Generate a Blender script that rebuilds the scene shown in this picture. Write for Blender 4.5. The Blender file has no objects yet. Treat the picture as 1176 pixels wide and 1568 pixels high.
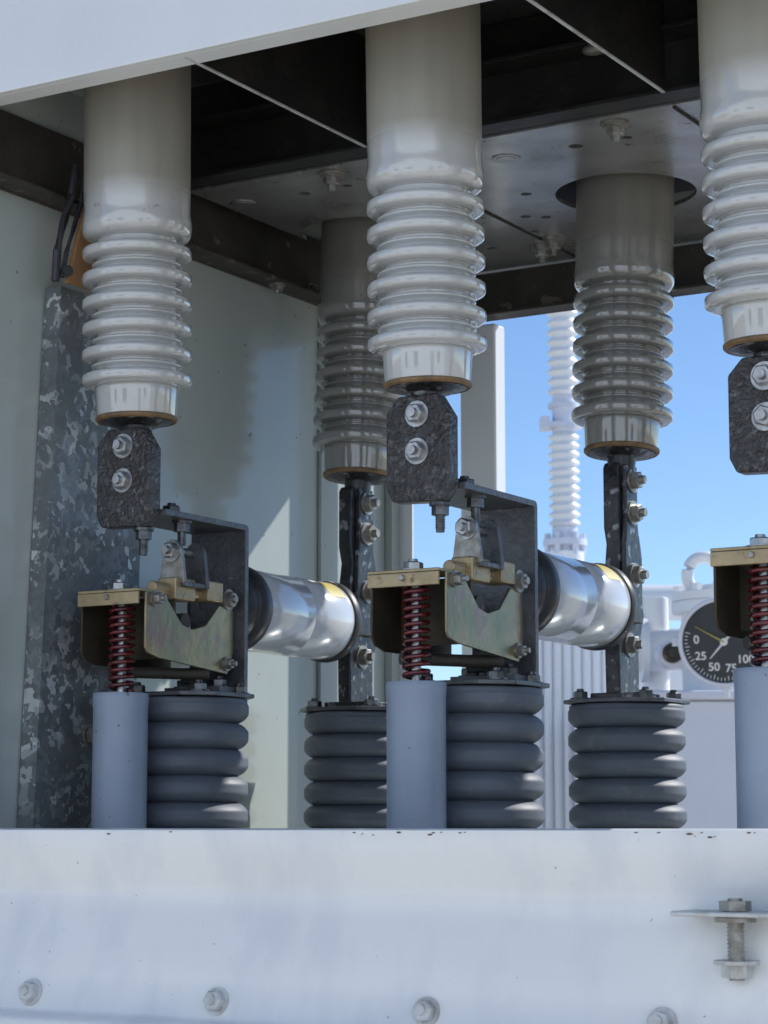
import bpy, bmesh, math, random
from mathutils import Vector, Matrix
random.seed(4)
scene=bpy.context.scene
EYE=1.6
M=Matrix.Translation((.0421,2.099,EYE))@Matrix.Rotation(math.radians(-31),4,'Z')

# ------------------------------------------------------------ materials
def mat(name,c1,c2=None,rough=.45,metal=0,scale=20,lo=.35,hi=.65,bump=0,bscale=60,coat=0,specks=None,sscale=60,sth=.7,rvar=0,detail=6,stretch=None,sw=.03,bdist=.002):
    m=bpy.data.materials.new(name); m.use_nodes=True
    nt=m.node_tree; N=nt.nodes; L=nt.links
    b=N['Principled BSDF']
    b.inputs['Roughness'].default_value=rough
    b.inputs['Metallic'].default_value=metal
    b.inputs['Coat Weight'].default_value=coat
    b.inputs['Coat Roughness'].default_value=.06
    tc=N.new('ShaderNodeTexCoord'); oi=N.new('ShaderNodeObjectInfo')
    mu=N.new('ShaderNodeMath');mu.operation='MULTIPLY';mu.inputs[1].default_value=7;L.new(oi.outputs['Random'],mu.inputs[0])
    va=N.new('ShaderNodeVectorMath');va.operation='ADD';L.new(tc.outputs['Object'],va.inputs[0]);L.new(mu.outputs[0],va.inputs[1])
    base=va.outputs[0]; vec=base
    if stretch:
        mp=N.new('ShaderNodeMapping'); mp.inputs['Scale'].default_value=stretch
        L.new(vec,mp.inputs['Vector']); vec=mp.outputs['Vector']
    if c2 is None: c2=tuple(x*.85 for x in c1)
    n=N.new('ShaderNodeTexNoise'); n.inputs['Scale'].default_value=scale; n.inputs['Detail'].default_value=detail
    n.inputs['Roughness'].default_value=.6
    L.new(vec,n.inputs['Vector'])
    r=N.new('ShaderNodeValToRGB'); r.color_ramp.elements[0].position=lo; r.color_ramp.elements[1].position=hi
    r.color_ramp.elements[0].color=(*c1,1); r.color_ramp.elements[1].color=(*c2,1)
    L.new(n.outputs['Fac'],r.inputs['Fac']); col=r.outputs['Color']
    if specks:
        n2=N.new('ShaderNodeTexNoise'); n2.inputs['Scale'].default_value=sscale; n2.inputs['Detail'].default_value=4
        L.new(base,n2.inputs['Vector'])
        r2=N.new('ShaderNodeValToRGB'); r2.color_ramp.elements[0].position=sth; r2.color_ramp.elements[1].position=sth+sw
        L.new(n2.outputs['Fac'],r2.inputs['Fac'])
        mx=N.new('ShaderNodeMixRGB'); L.new(r2.outputs['Color'],mx.inputs[0]); L.new(col,mx.inputs[1]); mx.inputs[2].default_value=(*specks,1)
        col=mx.outputs['Color']
    L.new(col,b.inputs['Base Color'])
    if rvar:
        mr=N.new('ShaderNodeMapRange'); mr.inputs['To Min'].default_value=rough-rvar; mr.inputs['To Max'].default_value=rough+rvar
        L.new(n.outputs['Fac'],mr.inputs['Value']); L.new(mr.outputs['Result'],b.inputs['Roughness'])
    if bump:
        n3=N.new('ShaderNodeTexNoise'); n3.inputs['Scale'].default_value=bscale; n3.inputs['Detail'].default_value=5
        L.new(base,n3.inputs['Vector'])
        bp=N.new('ShaderNodeBump'); bp.inputs['Strength'].default_value=bump; bp.inputs['Distance'].default_value=bdist
        L.new(n3.outputs['Fac'],bp.inputs['Height']); L.new(bp.outputs['Normal'],b.inputs['Normal'])
    return m

def porcelain(name,c1,c2,c3):
    m=mat(name,c1,c2,rough=.14,scale=11,coat=1.0,rvar=.05,bump=.03,bscale=26,specks=tuple(x*.6 for x in c2),sscale=70,sth=.68,sw=.1)
    nt=m.node_tree;N=nt.nodes;L=nt.links;b=N['Principled BSDF']
    b.inputs['Coat Roughness'].default_value=.03;b.inputs['Coat IOR'].default_value=1.75
    src=b.inputs['Base Color'].links[0].from_socket
    tc=N.new('ShaderNodeTexCoord');sp=N.new('ShaderNodeSeparateXYZ');L.new(tc.outputs['Object'],sp.inputs[0])
    mr=N.new('ShaderNodeMapRange');mr.inputs['From Min'].default_value=.222;mr.inputs['From Max'].default_value=.25
    L.new(sp.outputs['Z'],mr.inputs['Value'])
    mp=N.new('ShaderNodeMapping');mp.inputs['Scale'].default_value=(60,60,4);L.new(tc.outputs['Object'],mp.inputs['Vector'])
    ns=N.new('ShaderNodeTexNoise');ns.inputs['Scale'].default_value=1;ns.inputs['Detail'].default_value=5;L.new(mp.outputs[0],ns.inputs['Vector'])
    rb=N.new('ShaderNodeValToRGB');rb.color_ramp.elements[0].position=.35;rb.color_ramp.elements[1].position=.7
    rb.color_ramp.elements[0].color=(*c3,1);rb.color_ramp.elements[1].color=(*[x*.88 for x in c3],1);L.new(ns.outputs['Fac'],rb.inputs['Fac'])
    mx=N.new('ShaderNodeMixRGB');L.new(mr.outputs['Result'],mx.inputs[0]);L.new(src,mx.inputs[1]);L.new(rb.outputs['Color'],mx.inputs[2])
    L.new(mx.outputs['Color'],b.inputs['Base Color'])
    m2=N.new('ShaderNodeMapRange');m2.inputs['To Min'].default_value=.10;m2.inputs['To Max'].default_value=.38
    L.new(mr.outputs['Result'],m2.inputs['Value']);L.new(m2.outputs['Result'],b.inputs['Roughness'])
    m3=N.new('ShaderNodeMapRange');m3.inputs['To Min'].default_value=1;m3.inputs['To Max'].default_value=.0
    L.new(mr.outputs['Result'],m3.inputs['Value']);L.new(m3.outputs['Result'],b.inputs['Coat Weight'])
    return m
def galvanised():
    m=bpy.data.materials.new('galvanised_spangle');m.use_nodes=True
    nt=m.node_tree;N=nt.nodes;L=nt.links;b=N['Principled BSDF']
    tc=N.new('ShaderNodeTexCoord')
    nz=N.new('ShaderNodeTexNoise');nz.inputs['Scale'].default_value=60;L.new(tc.outputs['Object'],nz.inputs['Vector'])
    ad=N.new('ShaderNodeMixRGB');ad.inputs[0].default_value=.05;L.new(tc.outputs['Object'],ad.inputs[1]);L.new(nz.outputs['Color'],ad.inputs[2])
    v=N.new('ShaderNodeTexVoronoi');v.inputs['Scale'].default_value=85;L.new(ad.outputs['Color'],v.inputs['Vector'])
    sp=N.new('ShaderNodeSeparateColor');L.new(v.outputs['Color'],sp.inputs[0])
    r=N.new('ShaderNodeValToRGB');e=r.color_ramp.elements
    e[0].position=.1;e[0].color=(.15,.165,.175,1);e[1].position=1;e[1].color=(.62,.65,.66,1)
    k=e.new(.72);k.color=(.22,.24,.25,1)
    L.new(sp.outputs[0],r.inputs['Fac'])
    n2=N.new('ShaderNodeTexNoise');n2.inputs['Scale'].default_value=10;n2.inputs['Detail'].default_value=6;L.new(tc.outputs['Object'],n2.inputs['Vector'])
    r2=N.new('ShaderNodeValToRGB');r2.color_ramp.elements[0].position=.47;r2.color_ramp.elements[1].position=.72
    L.new(n2.outputs['Fac'],r2.inputs['Fac'])
    mx=N.new('ShaderNodeMixRGB');mx.inputs[2].default_value=(.175,.19,.195,1)
    L.new(r2.outputs['Color'],mx.inputs[0]);L.new(r.outputs['Color'],mx.inputs[1]);L.new(mx.outputs['Color'],b.inputs['Base Color'])
    b.inputs['Metallic'].default_value=.25
    mr=N.new('ShaderNodeMapRange');mr.inputs['To Min'].default_value=.35;mr.inputs['To Max'].default_value=.6
    L.new(sp.outputs[1],mr.inputs['Value']);L.new(mr.outputs['Result'],b.inputs['Roughness'])
    return m
PORC=porcelain('glazed_porcelain',(.55,.56,.565),(.49,.49,.475),(.35,.335,.285))
PORCF=porcelain('glazed_porcelain_shaded',(.26,.26,.245),(.23,.225,.205),(.20,.19,.165))  # far-row copy of the porcelain, interior shade put into its darker colour
GALV=galvanised()
WALL=mat('cabinet_wall_paint',(.45,.50,.485),(.41,.445,.42),rough=.24,scale=3,specks=(.2,.17,.12),sscale=90,sth=.72,bump=.04,bscale=8,coat=.35)
WHITE=mat('white_enamel_paint',(.82,.85,.87),(.78,.80,.82),rough=.35,scale=5,specks=(.35,.3,.2),sscale=120,sth=.76,bump=.06,bscale=9,coat=.25)
SILLM=mat('sill_paint',(.87,.88,.88),(.78,.80,.82),rough=.30,scale=9,lo=.48,hi=.66,specks=(.42,.36,.27),sscale=170,sth=.725,bump=.10,bscale=22,coat=.35,stretch=(1.6,1,.7),detail=9)
BEAM=mat('weathered_dark_steel',(.018,.017,.017),(.05,.044,.037),rough=.5,metal=.2,scale=25,lo=.5,hi=.85,bump=.4,bscale=90)
BROWN=mat('brown_grimy_steel',(.030,.027,.023),(.062,.053,.042),rough=.6,scale=14,bump=.4,bscale=120,specks=(.15,.13,.10),sscale=45,sth=.64)
CEIL=mat('ceiling_dark_metal',(.045,.05,.051),(.09,.09,.085),rough=.5,metal=.3,scale=12,bump=.3,bscale=50)
PLATE=mat('tank_plate_metal',(.46,.46,.46),(.24,.24,.23),rough=.25,metal=.65,scale=14,lo=.4,hi=.75,bump=.15,bscale=40,specks=(.1,.09,.07),sscale=70,sth=.68,rvar=.1)
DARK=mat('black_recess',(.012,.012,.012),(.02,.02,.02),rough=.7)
CAST=mat('cast_dark_metal',(.10,.10,.105),(.06,.055,.052),rough=.22,metal=.45,scale=60,lo=.35,hi=.7,bump=1.0,bscale=240,rvar=.06,specks=(.21,.21,.215),sscale=150,sth=.55,sw=.18,bdist=.006)
BARM=mat('painted_bus_bar',(.022,.023,.025),(.05,.052,.055),rough=.30,metal=.3,scale=70,bump=.5,bscale=120,rvar=.1,specks=(.24,.25,.26),sscale=75,sth=.57,sw=.08)
BRACK=mat('grey_coated_bracket',(.08,.085,.093),(.13,.135,.145),rough=.38,metal=.35,scale=50,bump=.6,bscale=170,specks=(.2,.2,.2),sscale=150,sth=.64,sw=.1)
STEEL=mat('bolt_steel',(.46,.47,.48),(.24,.24,.24),rough=.3,metal=.85,scale=110,bump=.1,bscale=200)
DKBOLT=mat('dark_bolt_steel',(.15,.155,.16),(.06,.06,.06),rough=.35,metal=.8,scale=120,bump=.2,bscale=200)
BRASS=mat('brown_gasket',(.27,.16,.07),(.14,.09,.045),rough=.5,metal=.2,scale=60)
RUST=mat('rust',(.22,.12,.07),(.12,.07,.05),rough=.8,scale=90)
ZINC=mat('yellow_zinc_plate',(.32,.26,.155),(.225,.235,.155),rough=.34,metal=.7,scale=24,lo=.36,hi=.64,bump=.25,bscale=120,specks=(.27,.18,.17),sscale=40,sth=.50,sw=.2,rvar=.14)
ZTAN=mat('tan_zinc_bar',(.46,.36,.21),(.34,.27,.16),rough=.42,metal=.5,scale=50,bump=.2,bscale=120,specks=(.2,.14,.08),sscale=110,sth=.62,sw=.1)
ZDARK=mat('dull_zinc',(.09,.076,.05),(.055,.047,.036),rough=.5,metal=.6,scale=40,bump=.15)
RED=mat('dark_red_spring',(.13,.010,.014),(.06,.006,.006),rough=.22,scale=80,coat=.5)
ROD=mat('grey_insulating_rod',(.29,.345,.44),(.25,.30,.385),rough=.42,scale=12,bump=.06,bscale=50,specks=(.15,.13,.12),sscale=90,sth=.70)
POST=mat('grey_epoxy_insulator',(.118,.137,.168),(.096,.11,.135),rough=.55,scale=18,bump=.12,bscale=60,specks=(.145,.155,.17),sscale=60,sth=.62,sw=.1)
CHROME=mat('interrupter_shell',(.68,.71,.76),(.62,.65,.69),rough=.17,metal=.08,scale=8,coat=.8)
RUBBER=mat('black_rubber',(.025,.027,.03),(.045,.045,.05),rough=.4,scale=60,bump=.1)
LABEL=mat('yellow_label',(.50,.40,.10),(.40,.33,.1),rough=.5,scale=30)
WOOD=mat('brown_board',(.50,.27,.12),(.36,.19,.08),rough=.7,scale=20,stretch=(1,60,3),bump=.3)
SCREW=mat('dull_fitting_metal',(.40,.40,.38),(.22,.20,.17),rough=.42,metal=.6,scale=80,bump=.3,bscale=150)
BKT=mat('grimy_painted_bracket',(.62,.64,.65),(.36,.33,.28),rough=.5,metal=.2,scale=50,lo=.45,hi=.75,bump=.4,bscale=110)
TANKP=mat('transformer_paint',(.70,.73,.82),(.66,.69,.78),rough=.4,scale=3)
TANKW=mat('radiator_paint',(.88,.89,.89),(.84,.85,.85),rough=.4,scale=3)
GFACE=mat('gauge_black_face',(.03,.04,.05),(.035,.045,.055),rough=.3)
GWHITE=mat('gauge_white_ink',(.8,.8,.8),(.75,.75,.75),rough=.5)
GRAV=mat('gravel',(.56,.50,.39),(.44,.39,.30),rough=.9,scale=18,bump=1,bscale=30,detail=10)
CONC=mat('concrete',(.42,.41,.38),(.34,.33,.31),rough=.85,scale=8,bump=.3)
STUCCO=mat('pale_blue_stucco',(.76,.83,.92),(.72,.79,.88),rough=.8,scale=4,bump=.3)  # wall of the added building, tinted blue to cool its bounced light
GLASS=mat('window_glass',(.03,.04,.05),(.03,.04,.05),rough=.08)

# ------------------------------------------------------------ mesh helpers
def empty(name,loc=(0,0,0),cab=True,rot=None):
    e=bpy.data.objects.new(name,None); scene.collection.objects.link(e); e.empty_display_size=.05
    m=Matrix.Translation(loc)
    if rot is not None: m=m@rot
    e.matrix_world=(M@m) if cab else m
    return e
def part(name,bm,m,parent=None,bevel=0,sharp=35,world=None,seg=2):
    bmesh.ops.recalc_face_normals(bm,faces=bm.faces)
    for f in bm.faces: f.smooth=True
    if not bevel:
        for e in bm.edges:
            if len(e.link_faces)==2 and e.calc_face_angle(0)>math.radians(sharp): e.smooth=False
    me=bpy.data.meshes.new(name); bm.to_mesh(me); bm.free()
    o=bpy.data.objects.new(name,me); scene.collection.objects.link(o)
    me.materials.append(m)
    if parent: o.parent=parent
    if world is not None: o.matrix_world=world
    if bevel:
        md=o.modifiers.new('bev','BEVEL'); md.width=bevel; md.segments=seg; md.limit_method='ANGLE'; md.angle_limit=math.radians(40); md.harden_normals=True
    return o
def B(): return bmesh.new()
def box(bm,a0,a1,b0,b1,z0,z1):
    v=[bm.verts.new((a,b,z)) for z in (z0,z1) for b in (b0,b1) for a in (a0,a1)]
    for q in ((0,1,3,2),(4,6,7,5),(0,4,5,1),(1,5,7,3),(3,7,6,2),(2,6,4,0)): bm.faces.new([v[i] for i in q])
def cyl(bm,p0,p1,r0,r1=None,seg=24,caps=True,phase=0):
    if r1 is None:r1=r0
    p0=Vector(p0);p1=Vector(p1);d=(p1-p0).normalized()
    t=Vector((0,0,1)) if abs(d.z)<.9 else Vector((1,0,0))
    u=d.cross(t).normalized();w=d.cross(u)
    R=[]
    for p,r in((p0,r0),(p1,r1)):
        R.append([bm.verts.new(p+(u*math.cos(2*math.pi*i/seg+phase)+w*math.sin(2*math.pi*i/seg+phase))*r) for i in range(seg)])
    for i in range(seg):
        j=(i+1)%seg; bm.faces.new([R[0][i],R[0][j],R[1][j],R[1][i]])
    if caps: bm.faces.new(R[0][::-1]); bm.faces.new(R[1])
def lathe(bm,prof,seg=72,axis='z',o=(0,0,0)):
    o=Vector(o);R=[]
    for r,t in prof:
        if r<1e-6:
            p=Vector((0,0,t)) if axis=='z' else Vector((0,t,0))
            R.append([bm.verts.new(o+p)]);continue
        ring=[]
        for i in range(seg):
            a=2*math.pi*i/seg
            p=Vector((r*math.cos(a),r*math.sin(a),t)) if axis=='z' else Vector((r*math.cos(a),t,r*math.sin(a)))
            ring.append(bm.verts.new(o+p))
        R.append(ring)
    for k in range(len(R)-1):
        x,y=R[k],R[k+1]
        for i in range(seg):
            j=(i+1)%seg
            if len(x)==1 and len(y)==1: continue
            if len(x)==1: bm.faces.new([x[0],y[j],y[i]])
            elif len(y)==1: bm.faces.new([x[i],x[j],y[0]])
            else: bm.faces.new([x[i],x[j],y[j],y[i]])
def prism(bm,pts,axis,c0,c1):
    def P(p,c):
        if axis=='a': return (c,p[0],p[1])
        if axis=='b': return (p[0],c,p[1])
        return (p[0],p[1],c)
    x=[bm.verts.new(P(p,c0)) for p in pts];y=[bm.verts.new(P(p,c1)) for p in pts]
    bm.faces.new(x);bm.faces.new(y[::-1])
    n=len(pts)
    for i in range(n):
        j=(i+1)%n;bm.faces.new([x[i],y[i],y[j],x[j]])
def sweep(bm,pts,r,seg=8):
    R=[];n=len(pts);pts=[Vector(p) for p in pts]
    for i,p in enumerate(pts):
        d=(pts[min(i+1,n-1)]-pts[max(i-1,0)]).normalized()
        t=Vector((0,0,1)) if abs(d.z)<.95 else Vector((1,0,0))
        u=d.cross(t).normalized();w=d.cross(u)
        R.append([bm.verts.new(p+(u*math.cos(2*math.pi*k/seg)+w*math.sin(2*math.pi*k/seg))*r) for k in range(seg)])
    for i in range(n-1):
        for k in range(seg):
            l=(k+1)%seg;bm.faces.new([R[i][k],R[i][l],R[i+1][l],R[i+1][k]])
    bm.faces.new(R[0][::-1]);bm.faces.new(R[-1])
def bolt(bm,p,d,r=.0088,h=.006,washer=True,stud=.003):
    p=Vector(p);d=Vector(d).normalized();ph=random.random()*1.2
    if washer: cyl(bm,p,p+d*.002,r*1.32,seg=28); p=p+d*.002
    cyl(bm,p,p+d*h*.85,r,seg=6,phase=ph); cyl(bm,p+d*h*.85,p+d*h,r,r*.86,seg=6,phase=ph)
    if stud: cyl(bm,p+d*h,p+d*(h+stud),r*.5,r*.45,seg=16)

# ------------------------------------------------------------ repeated equipment
BOT=.42
def bushing(A,Bc,tilt,top,M_):
    e=empty('porcelain_bushing',(A,Bc,BOT),rot=Matrix.Rotation(math.radians(tilt),4,'X'))
    pr=[(.030,.010),(.0365,.010),(.0375,.001),(.0405,0),(.0415,.003),(.0428,.024),(.0436,.029)]
    zs=[.042,.0685,.0955,.1225,.1495,.1765]
    V=.0425
    for i,z in enumerate(zs):
        # flat-banded rim, sloping top, undercut groove and a minor rib between sheds
        pr+=[(V,z-.0092),(.0440,z-.0098),(.0500,z-.0090),(.0545,z-.0078),(.0566,z-.0068),(.0574,z-.0052),(.0577,z-.0020),(.0577,z+.0004),(.0572,z+.0018),(.0560,z+.0026),(.0520,z+.0034),(.0462,z+.0044),(.0436,z+.0060),(V,z+.0078)]
        if i<5: pr+=[(.0440,z+.0094),(.0466,z+.0102),(.0478,z+.0112),(.0478,z+.0124),(.0466,z+.0134),(.0440,z+.0140),(V,z+.0148)]
    pr+=[(V,.1880),(.0500,.1893),(.0545,.1918),(.0570,.1958),(.0578,.2015),(.0578,.206),(.0570,.211),(.0562,.218),(.0562,.26),(.0566,.34),(.0566,top-BOT),(.03,top-BOT)]
    bm=B();lathe(bm,pr,96);part('porcelain_shell',bm,M_,e,sharp=60)
    bm=B();lathe(bm,[(.028,-.001),(.041,-.0035),(.0428,-.0018),(.0428,.0010),(.0405,.0028),(.028,.002)],64);part('gasket_ring',bm,BRASS,e)
    bm=B();lathe(bm,[(0,-.008),(.024,-.008),(.032,-.004),(.0375,-.0036),(.0375,.004)],48);cyl(bm,(0,0,-.03),(0,0,-.004),.0145,.017,seg=32)
    part('terminal_stub',bm,BARM,e,sharp=50)
    return e
def post_insulator(A,Bc,top=.133):
    e=empty('post_insulator',(A,Bc,0))
    pr=[(0,-.112),(.062,-.112)]
    z=-.11
    while z<top-.004:
        ph=((top-z)/.0277-.42)
        c=abs(math.cos(math.pi*ph))
        pr.append((.0530+.0120*min(1,c**.6*1.08),z)); z+=.0277/20
    pr+=[(.0635,top-.004),(.0635,top-.001),(.061,top),(0,top)]
    bm=B();lathe(bm,pr,80);part('ribbed_body',bm,POST,e,sharp=70)
    bm=B();prism(bm,[(-.058,-.04),(-.035,-.061),(.035,-.061),(.062,-.035),(.062,.035),(.035,.061),(-.035,.061),(-.058,.04)],'z',top+.001,top+.0055);part('top_plate',bm,BRACK,e,bevel=.001)
    bm=B()
    for x,y in((-.038,-.038),(.040,-.036),(.042,.035),(-.035,.04)): bolt(bm,(x,y,top+.0055),(0,0,1),.0085,.007)
    part('mounting_bolts',bm,DKBOLT,e,sharp=30)
    return e
def phase(A):
    bushing(A,0,1.2,.865,PORC)
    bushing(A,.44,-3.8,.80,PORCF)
    e=empty('terminal_bracket',(A,0,0))
    bm=B();prism(bm,[(-.0335,.318),(-.027,.305),(.027,.303),(.036,.318),(.036,.385),(.022,.407),(-.020,.407),(-.0335,.392)],'b',-.0235,-.0035)
    part('clamp_block',bm,CAST,e,bevel=.003,seg=3)
    bm=B();bolt(bm,(.002,-.0235,.388),(0,-1,0),.0096,.007,stud=.004);bolt(bm,(.002,-.0235,.352),(0,-1,0),.0096,.007,stud=.004);part('clamp_bolts',bm,STEEL,e,sharp=30)
    bm=B();box(bm,-.016,.016,-.003,.012,.33,.40);part('clamp_back',bm,CAST,e,bevel=.002)
    bm=B();prism(bm,[(-.003,.3165),(.140,.3165),(.1405,.316),(.1405,.146),(.095,.146),(.095,.1395),(.147,.1395),(.147,.3175),(.1455,.321),(.142,.3225),(-.003,.3225)],'a',-.030,.042)
    part('bent_plate',bm,BRACK,e,bevel=.0015)
    bm=B();bolt(bm,(.020,.036,.3225),(0,0,1),.010,.007);bolt(bm,(-.014,.03,.3225),(0,0,1),.009,.006);part('plate_top_bolts',bm,DKBOLT,e,sharp=30)
    bm=B()
    for a,b,l in((.019,-.010,.028),(.027,.045,.026)):
        zt=.303 if b<0 else .3165
        cyl(bm,(a,b,zt-l),(a,b,zt),.0042,seg=16)
        cyl(bm,(a,b,zt-.003),(a,b,zt),.0105,seg=24)
        cyl(bm,(a,b,zt-.012),(a,b,zt-.003),.0083,seg=6)
        for k in range(5): cyl(bm,(a,b,zt-.014-k*.0026),(a,b,zt-.0128-k*.0026),.0048,seg=16)
    part('hanging_studs',bm,DKBOLT,e,sharp=30)
    bm=B();bolt(bm,(.024,.118,.146),(0,0,1),.009,.007);bolt(bm,(-.020,.118,.146),(0,0,1),.009,.007);part('foot_bolts',bm,DKBOLT,e,sharp=30)
    e=empty('clevis_lug',(A,0,0))
    def lug(x0,x1,z0,zt,r):
        cx=(x0+x1)/2;pts=[(x0,z0),(x1,z0)]
        for i in range(9):
            t=math.pi*i/8;pts.append((cx+r*math.cos(t),zt-r+r*math.sin(t)))
        return pts
    bm=B();prism(bm,lug(.006,.040,.246,.296,.0115),'b',.034,.039);part('front_lug',bm,SCREW,e,bevel=.001)
    bm=B();prism(bm,lug(.010,.044,.246,.296,.0125),'b',.068,.073);prism(bm,[(.034,.246),(.073,.246),(.073,.251),(.034,.251)],'a',.008,.042);part('rear_lug',bm,BRACK,e,bevel=.001)
    bm=B();bolt(bm,(.023,.034,.284),(0,-1,0),.0088,.007,stud=.005);cyl(bm,(.023,.034,.284),(.023,.08,.284),.005,seg=20);part('pivot_bolt',bm,STEEL,e,sharp=30)
    e=empty('zinc_operating_lever',(A,0,0))
    bm=B();prism(bm,[(-.022,.236),(.010,.236),(.014,.231),(.040,.207),(.058,.203),(.082,.209),(.106,.232),(.130,.232),(.133,.226),(.133,.182),(.122,.160),(.0,.170),(-.018,.174),(-.022,.180)],'a',.030,.0328)
    part('side_plate',bm,ZINC,e,bevel=.0007)
    bm=B();prism(bm,[(-.024,.232),(.13,.232),(.13,.165),(.0,.165),(-.018,.170),(-.024,.178)],'a',-.050,-.0475);part('inner_side_plate',bm,ZDARK,e,bevel=.0006)
    bm=B();box(bm,-.0473,.0298,.030,.033,.172,.236);part('web_plate',bm,ZDARK,e)
    bm=B();box(bm,-.0505,.0275,-.029,.028,.2365,.2395);box(bm,-.0505,.0275,-.0292,-.026,.2235,.2363);part('top_flange',bm,ZTAN,e,bevel=.0008)
    bm=B();bolt(bm,(-.012,-.008,.2395),(0,0,1),.0098,.007);part('flange_bolt',bm,STEEL,e,sharp=30)
    bm=B();box(bm,.010,.034,.026,.062,.2325,.2555);box(bm,.010,.037,.080,.108,.235,.2565);cyl(bm,(.022,.0,.243),(.022,.135,.243),.0068,seg=24);part('link_tube',bm,ZTAN,e,bevel=.002,seg=3)
    bm=B()
    bolt(bm,(.0328,.122,.240),(1,0,0),.0085,.006);bolt(bm,(.0328,.120,.171),(1,0,0),.0058,.006,stud=.005)
    bolt(bm,(.0328,-.008,.230),(1,0,0),.0062,.007,stud=.005);bolt(bm,(-.012,-.029,.2315),(0,-1,0),.003,.003,washer=False,stud=0)
    part('lever_pins',bm,SCREW,e,sharp=30)
    bm=B();cyl(bm,(-.047,.055,.212),(.026,.055,.212),.0085,seg=24);cyl(bm,(.0,.10,.166),(.0,.10,.150),.01,seg=24);cyl(bm,(-.03,.0,.158),(.03,.09,.158),.006,seg=16);part('pivot_shaft',bm,BROWN,e)
    e=empty('contact_spring',(A-.010,-.006,0))
    pts=[];turns=11.5
    for i in range(int(turns*22)+1):
        t=i/22;a=2*math.pi*t
        z=.1365+(.2255-.1365)*(t/turns)
        pts.append((.0118*math.cos(a),.0118*math.sin(a),z))
    bm=B();sweep(bm,pts,.0023,8);part('coil',bm,RED,e,sharp=80)
    bm=B();cyl(bm,(0,0,.13),(0,0,.248),.0048,seg=20);cyl(bm,(0,0,.226),(0,0,.2285),.0148,seg=28);part('spring_rod',bm,STEEL,e)
    e=empty('insulating_push_rod',(A-.010,-.006,0))
    bm=B();lathe(bm,[(0,-.12),(.028,-.12),(.028,.120),(.0288,.128),(.0288,.133),(.0278,.1345),(.012,.1345),(0,.1345)],64);part('rod_body',bm,ROD,e,sharp=50)
    post_insulator(A,.096)
    post_insulator(A,.442)
    e=empty('vacuum_interrupter',(A,0,.237))
    bm=B();lathe(bm,[(.02,.147),(.040,.148),(.043,.152),(.043,.166),(.0475,.170),(.0485,.176),(.0485,.184),(.046,.189),(.043,.190)],72,'y');part('rubber_collar',bm,RUBBER,e,sharp=40)
    bm=B();lathe(bm,[(.038,.188),(.0445,.190),(.0455,.192),(.0455,.277),(.0450,.2775),(.0450,.2785),(.0455,.279),(.0455,.358),(.0445,.361),(.042,.361)],96,'y');part('shell',bm,CHROME,e,sharp=50)
    bm=B();lathe(bm,[(.040,.3605),(.0465,.361),(.0478,.364),(.0478,.371),(.045,.376),(.03,.385),(.012,.39),(.012,.42),(0,.42)],72,'y');part('end_cap',bm,RUBBER,e,sharp=40)
    bm=B()
    v=[]
    for t in range(11):
        a=math.radians(68-t*3.6)
        for y in(.318,.352): v.append(bm.verts.new((.0458*math.cos(a),y,.0458*math.sin(a))))
    for t in range(10): bm.faces.new([v[2*t],v[2*t+1],v[2*t+3],v[2*t+2]])
    part('rating_label',bm,LABEL,e)
    e=empty('rear_bus_bar',(A,.44,0))
    bm=B();prism(bm,[(-.026,.140),(.026,.140),(.026,.20),(.034,.215),(.042,.235),(.036,.262),(.026,.285),(.022,.305),(.028,.325),(.028,.398),(.022,.404),(-.022,.404),(-.026,.398),(-.026,.330),(-.020,.312),(-.024,.290),(-.028,.262),(-.028,.21)],'a',-.012,.006)
    part('bar',bm,BARM,e,bevel=.0025,seg=3)
    bm=B();prism(bm,[(-.020,.225),(.024,.225),(.024,.300),(.014,.335),(.014,.402),(-.016,.402),(-.016,.335),(-.020,.31)],'a',.0062,.0125);box(bm,-.03,.03,-.028,.028,.1388,.146)
    part('overlap_plate',bm,BARM,e,bevel=.0015)
    bm=B()
    for b,z,a in((.0,.385,.0125),(.0,.348,.0125),(.002,.278,.0125),(.0,.200,.006)): bolt(bm,(a,b,z),(1,0,0),.0105,.008,stud=.006)
    part('bar_bolts',bm,SCREW,e,sharp=30)
for A in(-.35,0,.35): phase(A)

# ------------------------------------------------------------ cabinet
cab=empty('switchgear_cabinet')
AW=-.463
bm=B();box(bm,AW-.004,AW,-.176,.712,-.12,.80);part('side_wall',bm,WALL,cab)
bm=B();box(bm,AW+.0005,AW+.006,.525,.531,-.11,.658);box(bm,AW+.0005,AW+.012,.69,.711,-.11,.658);part('wall_stiffener',bm,WALL,cab,bevel=.001)
bm=B()
box(bm,AW+.001,AW+.030,.7115,.716,-.11,.66)
box(bm,AW-.004,AW+.001,.712,.74,-.11,.66)
part('rear_corner_post',bm,WHITE,cab,bevel=.001)
bm=B();box(bm,-.362,-.308,.715,.745,-.6,.659);part('rear_door_post',bm,WHITE,cab,bevel=.004)
bm=B();box(bm,.52,.55,.70,.74,-.6,.66);part('rear_post',bm,WHITE,cab,bevel=.004)
bm=B();box(bm,AW+.001,.62,.705,.711,.660,.724);box(bm,AW+.001,.62,.675,.7045,.660,.664);part('rear_header',bm,BROWN,cab,bevel=.001)
bm=B();box(bm,AW+.001,AW+.006,-.17,.674,.660,.745);box(bm,AW+.0065,AW+.034,-.17,.674,.661,.6655);part('side_beam',bm,BROWN,cab,bevel=.001)
bm=B();box(bm,-.43,.62,.19,.1945,.727,.848);box(bm,-.43,.62,.160,.1895,.727,.7315);box(bm,-.43,.62,.150,.1895,.79,.795);part('cross_channel',bm,BEAM,cab,bevel=.0008)
bm=B()
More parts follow.
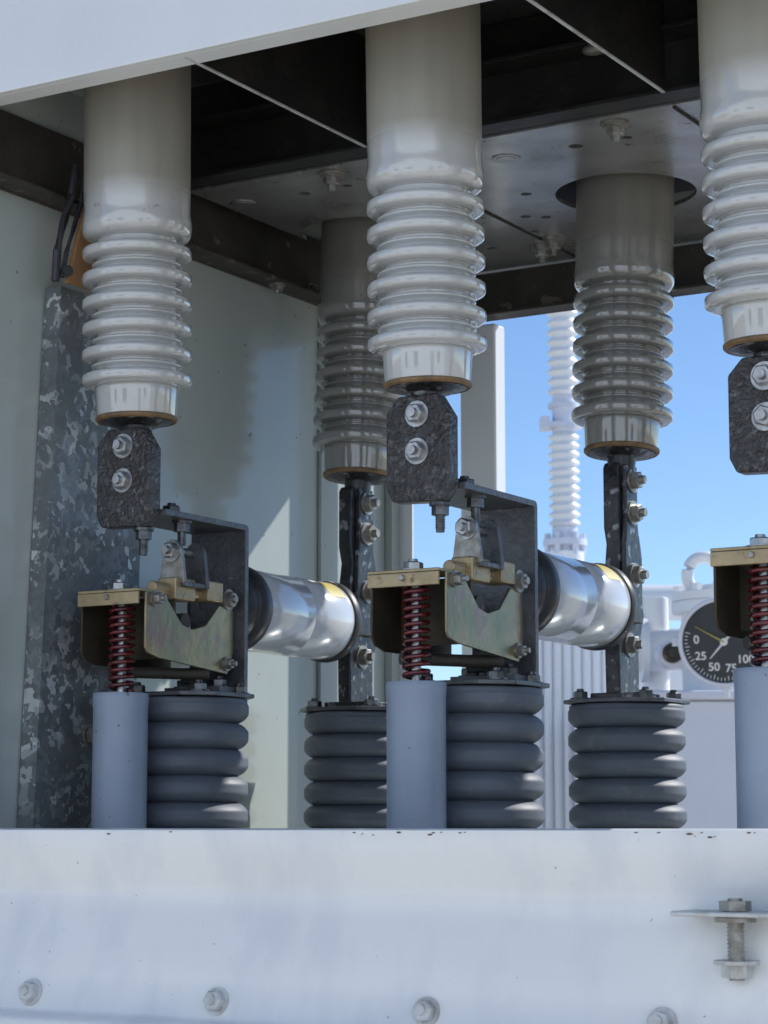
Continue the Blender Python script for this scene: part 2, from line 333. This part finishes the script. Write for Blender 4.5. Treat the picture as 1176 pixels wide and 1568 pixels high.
for a in(-.168,.182,.50):
    box(bm,a-.002,a+.002,-.172,.159,.728,.848)
part('roof_gussets',bm,BEAM,cab,bevel=.0006)
bm=B()
for a in(-.168,.182,.50):
    box(bm,a-.0018,a+.0018,-.172,.159,.7265,.7279)
part('gusset_edge_trim',bm,BKT,cab)
bm=B();box(bm,-.50,.66,-.174,.76,.850,.855);part('roof_inner_panel',bm,CEIL,cab)
bm=B();box(bm,-.54,.70,-.21,.82,.99,1.0);part('roof_top',bm,WHITE,cab)
bm=B();box(bm,-.60,.72,-.184,-.1755,.7265,.99);box(bm,-.60,.72,-.175,-.150,.7268,.7285);part('front_skirt',bm,WHITE,cab,bevel=.0015)
bm=B();box(bm,-.54,-.535,-.17,.80,.75,.99);box(bm,.70,.705,-.17,.80,.73,.99);box(bm,-.53,.70,.80,.805,.73,.99);part('roof_sides',bm,WHITE,cab)
bm=B();box(bm,-.43,.60,.195,.700,.7255,.7305)
pl=part('tank_base_plate',bm,PLATE,cab)
bm=B()
for a in(-.35,0,.35): cyl(bm,(a,.462,.70),(a,.462,.76),.0815,seg=64)
for a in(-.35,0,.35):
    for da,b,r in((-.115,.30,.0065),(-.10,.405,.0065),(-.145,.49,.0065),(-.125,.505,.006),(-.12,.60,.008),(-.07,.63,.007),(.03,.27,.008),(.09,.27,.006),(.10,.60,.007),(.04,.64,.006),(-.09,.56,.0055)):
        cyl(bm,(a+da,b,.70),(a+da,b,.76),r,seg=24)
cut=part('cutter',bm,DARK,cab)
md=pl.modifiers.new('b','BOOLEAN');md.object=cut;md.operation='DIFFERENCE';md.solver='EXACT'
bpy.context.view_layer.update()
dg=bpy.context.evaluated_depsgraph_get()
me=bpy.data.meshes.new_from_object(pl.evaluated_get(dg));pl.modifiers.clear();pl.data=me
for p in me.polygons:p.use_smooth=False
bpy.data.objects.remove(cut)
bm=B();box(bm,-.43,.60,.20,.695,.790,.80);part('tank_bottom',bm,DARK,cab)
bm=B();
for a in(-.175,.175): box(bm,a-.0015,a+.0015,.20,.698,.7235,.7253)
part('plate_seam',bm,DARK,cab)
bm=B()
for a in(-.35,0,.35):
    for da,b in((-.175+.012,.60),(-.175-.016,.625),(.10,.20+.02),(-.13,.225)):
        cyl(bm,(a+da,b,.7225),(a+da,b,.7252),.0155,seg=32)
        bolt(bm,(a+da,b,.7225),(0,0,-1),.0095,.008,stud=.007)
for a,b in((AW+.02,.40),(AW+.02,.20)): bolt(bm,(a,b,.661),(0,0,-1),.008,.006)
part('plate_bolts',bm,SCREW,cab,sharp=30)
bm=B()
for a in(-.35,0,.35):
    cyl(bm,(a-.055,.27,.7243),(a-.055,.27,.7254),.016,seg=32); cyl(bm,(a-.055,.27,.7238),(a-.055,.27,.7243),.011,seg=32)
part('plate_plugs',bm,PLATE,cab)
bm=B()
for a,b,z in((-.05,.10,.845),(-.24,.02,.845),(.1,.1,.846),(.3,.12,.846),(-.4,.05,.75),(-.40,.10,.745),(.27,.0,.845),(-.1,.148,.788),(.12,.148,.785)):
    for k in range(3):
        r=.006+random.random()*.004
        bmesh.ops.create_icosphere(bm,subdivisions=2,radius=r,matrix=Matrix.Translation((a+random.uniform(-.012,.012),b+random.uniform(-.01,.01),z))@Matrix.Diagonal((1.8,1,.8,1)))
part('weld_beads',bm,SCREW,cab)
bm=B();cyl(bm,(AW+.006,.50,.675),(AW+.055,.50,.685),.0035,seg=16);bolt(bm,(AW+.006,.50,.675),(1,0,.2),.008,.006);part('side_stud',bm,SCREW,cab)
bm=B();box(bm,AW,.60,-.15,.71,-.120,-.113);part('floor_panel',bm,WALL,cab)
prof=[(-.140,-.0035),(-.179,-.0035),(-.1815,-.0045),(-.1818,-.0065),(-.1770,-.030),(-.1715,-.050),(-.1700,-.058),(-.1708,-.066),(-.1752,-.080),(-.1838,-.105),(-.1925,-.135),(-.2000,-.166),(-.204,-.1705),(-.221,-.1725),(-.224,-.176),(-.227,-.34)]
bm=B();n=60
rows=[]
for i in range(n+1):
    a=-.60+1.35*i/n
    rows.append([bm.verts.new((a,b+.0007*math.sin(a*23+z*40),z)) for b,z in prof])
for i in range(n):
    for k in range(len(prof)-1): bm.faces.new([rows[i][k],rows[i+1][k],rows[i+1][k+1],rows[i][k+1]])
o=part('front_sill',bm,SILLM,cab,sharp=50)
sd=o.modifiers.new('s','SOLIDIFY');sd.thickness=.003;sd.offset=0
bm=B()
for a in(-.52,-.309,-.1,.111,.322,.53):bolt(bm,(a,-.1980,-.152),(0,-1,.22),.0095,.008,stud=.003)
part('sill_bolts',bm,BKT,cab,sharp=30)
bm=B()
for i in range(40):
    a=random.uniform(-.05,.46) if i>6 else random.uniform(-.4,.1)
    s=random.uniform(.0004,.0014)
    bmesh.ops.create_icosphere(bm,subdivisions=1,radius=s,matrix=Matrix.Translation((a,-.1828,-.0052-random.random()**3*.004))@Matrix.Diagonal((2.2,.25,.7,1)))
part('rust_chips',bm,RUST,cab)
bm=B();box(bm,-.50,.62,-.15,-.146,-.5,-.13);box(bm,-.50,-.496,-.145,.70,-.5,-.13);part('lower_enclosure',bm,WHITE,cab)
bm=B()
for a in(-.48,.58):
    for b in(-.13,.66): box(bm,a-.03,a+.03,b-.03,b+.03,-EYE,-.51)
part('legs',bm,SCREW,cab,bevel=.003)
e=empty('sill_latch_bracket',(.372,-.1725,-.065))
bm=B();box(bm,-.035,.085,-.042,.001,-.004,.0);box(bm,.058,.085,-.012,-.006,.0,.034);box(bm,.052,.0565,-.040,-.005,.0003,.034);part('angle_plate',bm,BKT,e,bevel=.0015)
bm=B();cyl(bm,(.012,-.024,-.052),(.012,-.024,.010),.0058,seg=20)
for k in range(14): cyl(bm,(.012,-.024,-.046+k*.003),(.012,-.024,-.0446+k*.003),.0067,seg=20)
cyl(bm,(.012,-.024,.0005),(.012,-.024,.008),.0125,seg=6)
cyl(bm,(.012,-.024,-.008),(.012,-.024,-.0045),.016,seg=28)
part('adjusting_bolt',bm,SCREW,e,sharp=30)
bm=B();cyl(bm,(.012,-.024,-.040),(.012,-.024,-.037),.0175,seg=32);cyl(bm,(.012,-.024,-.050),(.012,-.024,-.0405),.0118,seg=6);part('lower_nut',bm,BKT,e,sharp=30)
bm=B();bolt(bm,(.070,-.012,.014),(0,-1,0),.0085,.007);part('bracket_bolt',bm,STEEL,e,sharp=30)

e=empty('galvanised_channel_post',(AW+.002,0,0))
bm=B()
prism(bm,[(-.050,-.11),(.120,-.11),(.132,.570),(-.018,.570)],'a',.018,.021)
prism(bm,[(-.050,-.11),(-.047,-.11),(-.015,.57),(-.018,.57)],'a',.0,.0178)
part('channel',bm,GALV,e)
bm=B();bolt(bm,(.021,.075,.385),(1,0,0),.009,.008,stud=.005);bolt(bm,(.021,.045,.095),(1,0,0),.009,.008,stud=.005);part('channel_bolts',bm,SCREW,e,sharp=30)
e=empty('wooden_board',(AW+.040,-.030,0))
bm=B();prism(bm,[(-.004,.568),(.06,.568),(.06,.70),(.040,.70),(.018,.64)],'a',.0,.006);part('board',bm,WOOD,e,bevel=.001)
bm=B();sweep(bm,[(.004,-.012,.572),(.004,-.006,.60),(.004,.006,.63),(.004,.016,.66),(.004,.024,.70)],.0028);sweep(bm,[(.0,-.018,.567),(.0,-.016,.60),(.0,-.006,.635),(.0,.006,.665),(.0,.012,.70)],.0045);cyl(bm,(.008,-.010,.578),(.012,-.012,.578),.006,seg=16);part('cable',bm,RUBBER,e)

# ------------------------------------------------------------ background equipment (world coordinates)
def lightning_arrester(X,Y,z0,z1,r):
    e=empty('lightning_arrester',(X,Y,EYE),cab=False)
    pr=[];mid=(z0+z1)*.5-.02
    def col(a,b,n):
        pr.append((r*.6,a))
        for i in range(n):
            s=(b-a)/n;z=a+s*i
            pr.extend([(r*.74,z+s*.1),(r,z+s*.35),(r*.98,z+s*.55),(r*.74,z+s*.85)])
        pr.append((r*.6,b))
    col(z0+.06,mid-.05,11);col(mid+.07,z1,12)
    bm=B();lathe(bm,pr,40);part('sheds',bm,TANKW,e,sharp=60)
    bm=B();cyl(bm,(0,0,mid-.05),(0,0,mid+.07),r*.72,seg=32);cyl(bm,(0,0,mid-.035),(0,0,mid-.02),r*1.15,seg=32);cyl(bm,(0,0,mid+.03),(0,0,mid+.045),r*1.0,seg=32)
    box(bm,-r*1.5,-r*.9,-.03,.03,mid-.04,mid+.0)
    cyl(bm,(0,0,z0-.05),(0,0,z0+.06),r*.8,seg=32);cyl(bm,(0,0,z0),(0,0,z0+.02),r*1.4,seg=32);cyl(bm,(0,0,z1),(0,0,z1+.06),r*.7,seg=32)
    for k in range(6):
        t=k*math.pi/3;cyl(bm,(r*1.1*math.cos(t),r*1.1*math.sin(t),z0-.03),(r*1.1*math.cos(t),r*1.1*math.sin(t),z0+.04),.01,seg=8)
    part('fittings',bm,TANKP,e)
lightning_arrester(.575,7.0,.88,1.75,.050)
lightning_arrester(1.75,7.3,.88,1.75,.050)
t=empty('power_transformer',(0,0,EYE),cab=False)
bm=B();box(bm,.55,2.6,4.65,6.0,-1.35,.26);box(bm,.53,2.62,4.63,6.02,.2605,.28);part('tank',bm,TANKP,t,bevel=.006)
bm=B()
cyl(bm,(.74,4.80,.28),(.74,4.80,.47),.095,seg=48);cyl(bm,(.74,4.80,.455),(.74,4.80,.48),.115,seg=48);cyl(bm,(.74,4.80,.4805),(.74,4.80,.50),.115,seg=48)
cyl(bm,(.74,4.80,.50),(.74,4.80,.515),.07,seg=48)
cyl(bm,(.55,4.85,.38),(.74,4.85,.38),.045,seg=32);cyl(bm,(.56,4.85,.38),(.575,4.85,.38),.07,seg=32)
cyl(bm,(.60,4.9,.28),(.60,4.9,.50),.03,seg=24);cyl(bm,(.60,4.9,.34),(.60,4.9,.36),.05,seg=24)
part('turret_housing',bm,TANKW,t,bevel=.002)
bm=B()
ring=[(.690+.036*math.cos(a),4.76,.535+.040*math.sin(a)) for a in [math.radians(-60+300*i/24) for i in range(25)]]
sweep(bm,ring,.013,12)
for k in range(8):
    a=k*math.pi/4;cyl(bm,(.74+.1*math.cos(a),4.8+.1*math.sin(a),.50),(.74+.1*math.cos(a),4.8+.1*math.sin(a),.515),.012,seg=6)
part('lifting_eye',bm,TANKW,t)
bm=B();cyl(bm,(.598,4.60,.355),(.598,4.66,.355),.029,seg=32);part('valve_collar',bm,TANKP,t)
bm=B();cyl(bm,(.598,4.592,.355),(.598,4.6,.355),.021,seg=32);cyl(bm,(.598,4.58,.355),(.598,4.592,.355),.012,seg=6);part('oil_valve',bm,BROWN,t)
bm=B()
box(bm,.29,.67,6.03,6.30,-1.1,.56)
for i in range(14):
    x=.30+i*.0265;cyl(bm,(x+.012,6.028,-1.1),(x+.012,6.028,.55),.0118,seg=16)
box(bm,-.52,.28,6.23,6.5,-1.1,.30)
for i in range(29):
    x=-.50+i*.0265;cyl(bm,(x+.012,6.228,-1.1),(x+.012,6.228,.29),.0118,seg=16)
part('radiator_fins',bm,TANKW,t)
bm=B();cyl(bm,(.58,6.2,.62),(2.2,6.2,.62),.05,seg=24);cyl(bm,(.575,7,.60),(.575,7,.86),.06,seg=24);cyl(bm,(1.75,7.3,.0),(1.75,7.3,.86),.06,seg=24);box(bm,.3,2.4,6.8,7.5,-1.35,.60);part('header_pipe',bm,TANKW,t)
bm=B();box(bm,-1.0,2.9,4.3,7.8,-EYE-.02,-1.35);part('concrete_plinth',bm,CONC,t,bevel=.01)
g=empty('dial_gauge',(.652,4.25,EYE+.350),cab=False,rot=Matrix.Rotation(math.radians(-14),4,'Z')@Matrix.Rotation(math.radians(12),4,'X')@Matrix.Diagonal((1.2,1.2,1.2,1)))
def gl(bm,prof,seg=64): lathe(bm,prof,seg,'y')
bm=B();gl(bm,[(0,.05),(.055,.05),(.062,.045),(.066,.02),(.070,.015),(.073,.008),(.073,-.006),(.071,-.008),(.0665,-.008),(.066,-.003),(.066,.0)]);part('gauge_case',bm,TANKP,g)
bm=B();gl(bm,[(.0,-.001),(.0662,-.001)]);part('gauge_face',bm,GFACE,g)
for k,txt in enumerate(['0','25','50','75','100','125']):
    a=math.radians(175+k*36)
    cu=bpy.data.curves.new('numeral','FONT');cu.body=txt;cu.size=.0185;cu.align_x='CENTER';cu.align_y='CENTER';cu.extrude=.0002;cu.offset=.0003
    o=bpy.data.objects.new('numeral',cu);scene.collection.objects.link(o);o.parent=g;cu.materials.append(GWHITE)
    o.location=(.044*math.cos(a),-.002,.044*math.sin(a));o.rotation_euler=(math.radians(90),0,0)
bm=B()
for k in range(41):
    a=math.radians(165+k*5.5);r0=.058 if k%4 else .055
    c,s=math.cos(a),math.sin(a);cyl(bm,(r0*c,-.0018,r0*s),(.063*c,-.0018,.063*s),.0007,seg=6)
cyl(bm,(0,-.004,0),(.035*math.cos(4.0),-.004,.035*math.sin(4.0)),.0022,.0008,seg=8);cyl(bm,(0,-.001,0),(0,-.006,0),.006,seg=20)
cyl(bm,(0,-.004,0),(.02,-.004,.022),.0022,seg=8);part('scale_and_needle',bm,GWHITE,g)
bm=B();cyl(bm,(0,-.005,0),(-.045,-.005,.026),.0018,.0006,seg=8);part('drag_needle',bm,LABEL,g)
bm=B();cyl(bm,(0,.05,0),(.0,.32,-.075),.02,seg=24);cyl(bm,(0,.0,-.073),(0,.0,-.09),.006,seg=12);box(bm,-.083,-.072,.0,.012,-.006,.008);part('gauge_stem',bm,TANKP,g)
bm=B();bmesh.ops.create_grid(bm,x_segments=2,y_segments=2,size=800);part('ground',bm,GRAV,None)
# unseen building added behind the camera to bounce sunlight onto the cabinet front
e=empty('added_bounce_building',(-1,-3.4,0),cab=False,rot=Matrix.Rotation(math.radians(-16),4,'Z'))
bm=B();box(bm,-9,9,-5,0,0,5.2);part('walls',bm,STUCCO,e)
bm=B();box(bm,-9.3,9.3,-5.3,.12,5.201,5.4);part('roof_slab',bm,CONC,e)
bm=B()
for x in(-6,-2.6,4.2): box(bm,x,x+1.2,.0,.03,1.3,2.3)
part('windows',bm,GLASS,e)
bm=B()
for x in(-6,-2.6,4.2): box(bm,x-.06,x+1.26,.0,.06,1.22,1.298);box(bm,x-.06,x+1.26,.0,.06,2.302,2.37);box(bm,x+.58,x+.62,.031,.05,1.3,2.3)
box(bm,1.9,2.9,.0,.04,.02,2.1);part('frames_and_door',bm,SCREW,e)

# ------------------------------------------------------------ light, sky, camera
az=math.radians(62);el=math.radians(39)
sd=Vector((math.sin(az)*math.cos(el),math.cos(az)*math.cos(el),math.sin(el)))
l=bpy.data.lights.new('sun','SUN');l.energy=5;l.angle=math.radians(.5);l.color=(1,.97,.92)
lo=bpy.data.objects.new('sun',l);scene.collection.objects.link(lo);lo.rotation_euler=sd.to_track_quat('Z','Y').to_euler();lo.location=(5,5,8)
w=bpy.data.worlds.new('World');scene.world=w;w.use_nodes=True
nt=w.node_tree;sk=nt.nodes.new('ShaderNodeTexSky');sk.sky_type='NISHITA';sk.sun_disc=False
sk.sun_elevation=el;sk.sun_rotation=az;sk.air_density=1.0;sk.dust_density=.0;sk.ozone_density=5.0;sk.altitude=1900
nt.links.new(sk.outputs[0],nt.nodes['Background'].inputs[0]);nt.nodes['Background'].inputs[1].default_value=.15
c=bpy.data.cameras.new('camera');co=bpy.data.objects.new('camera',c);scene.collection.objects.link(co);scene.camera=co
c.sensor_fit='VERTICAL';c.sensor_height=36;c.sensor_width=27;c.lens=78.06;c.clip_start=.05;c.clip_end=3000
co.location=(0,0,EYE);co.rotation_euler=(math.radians(90+8.05),0,0)
c.dof.use_dof=True;c.dof.focus_distance=2.2;c.dof.aperture_fstop=20
scene.view_settings.view_transform='Standard';scene.view_settings.look='None';scene.view_settings.exposure=0
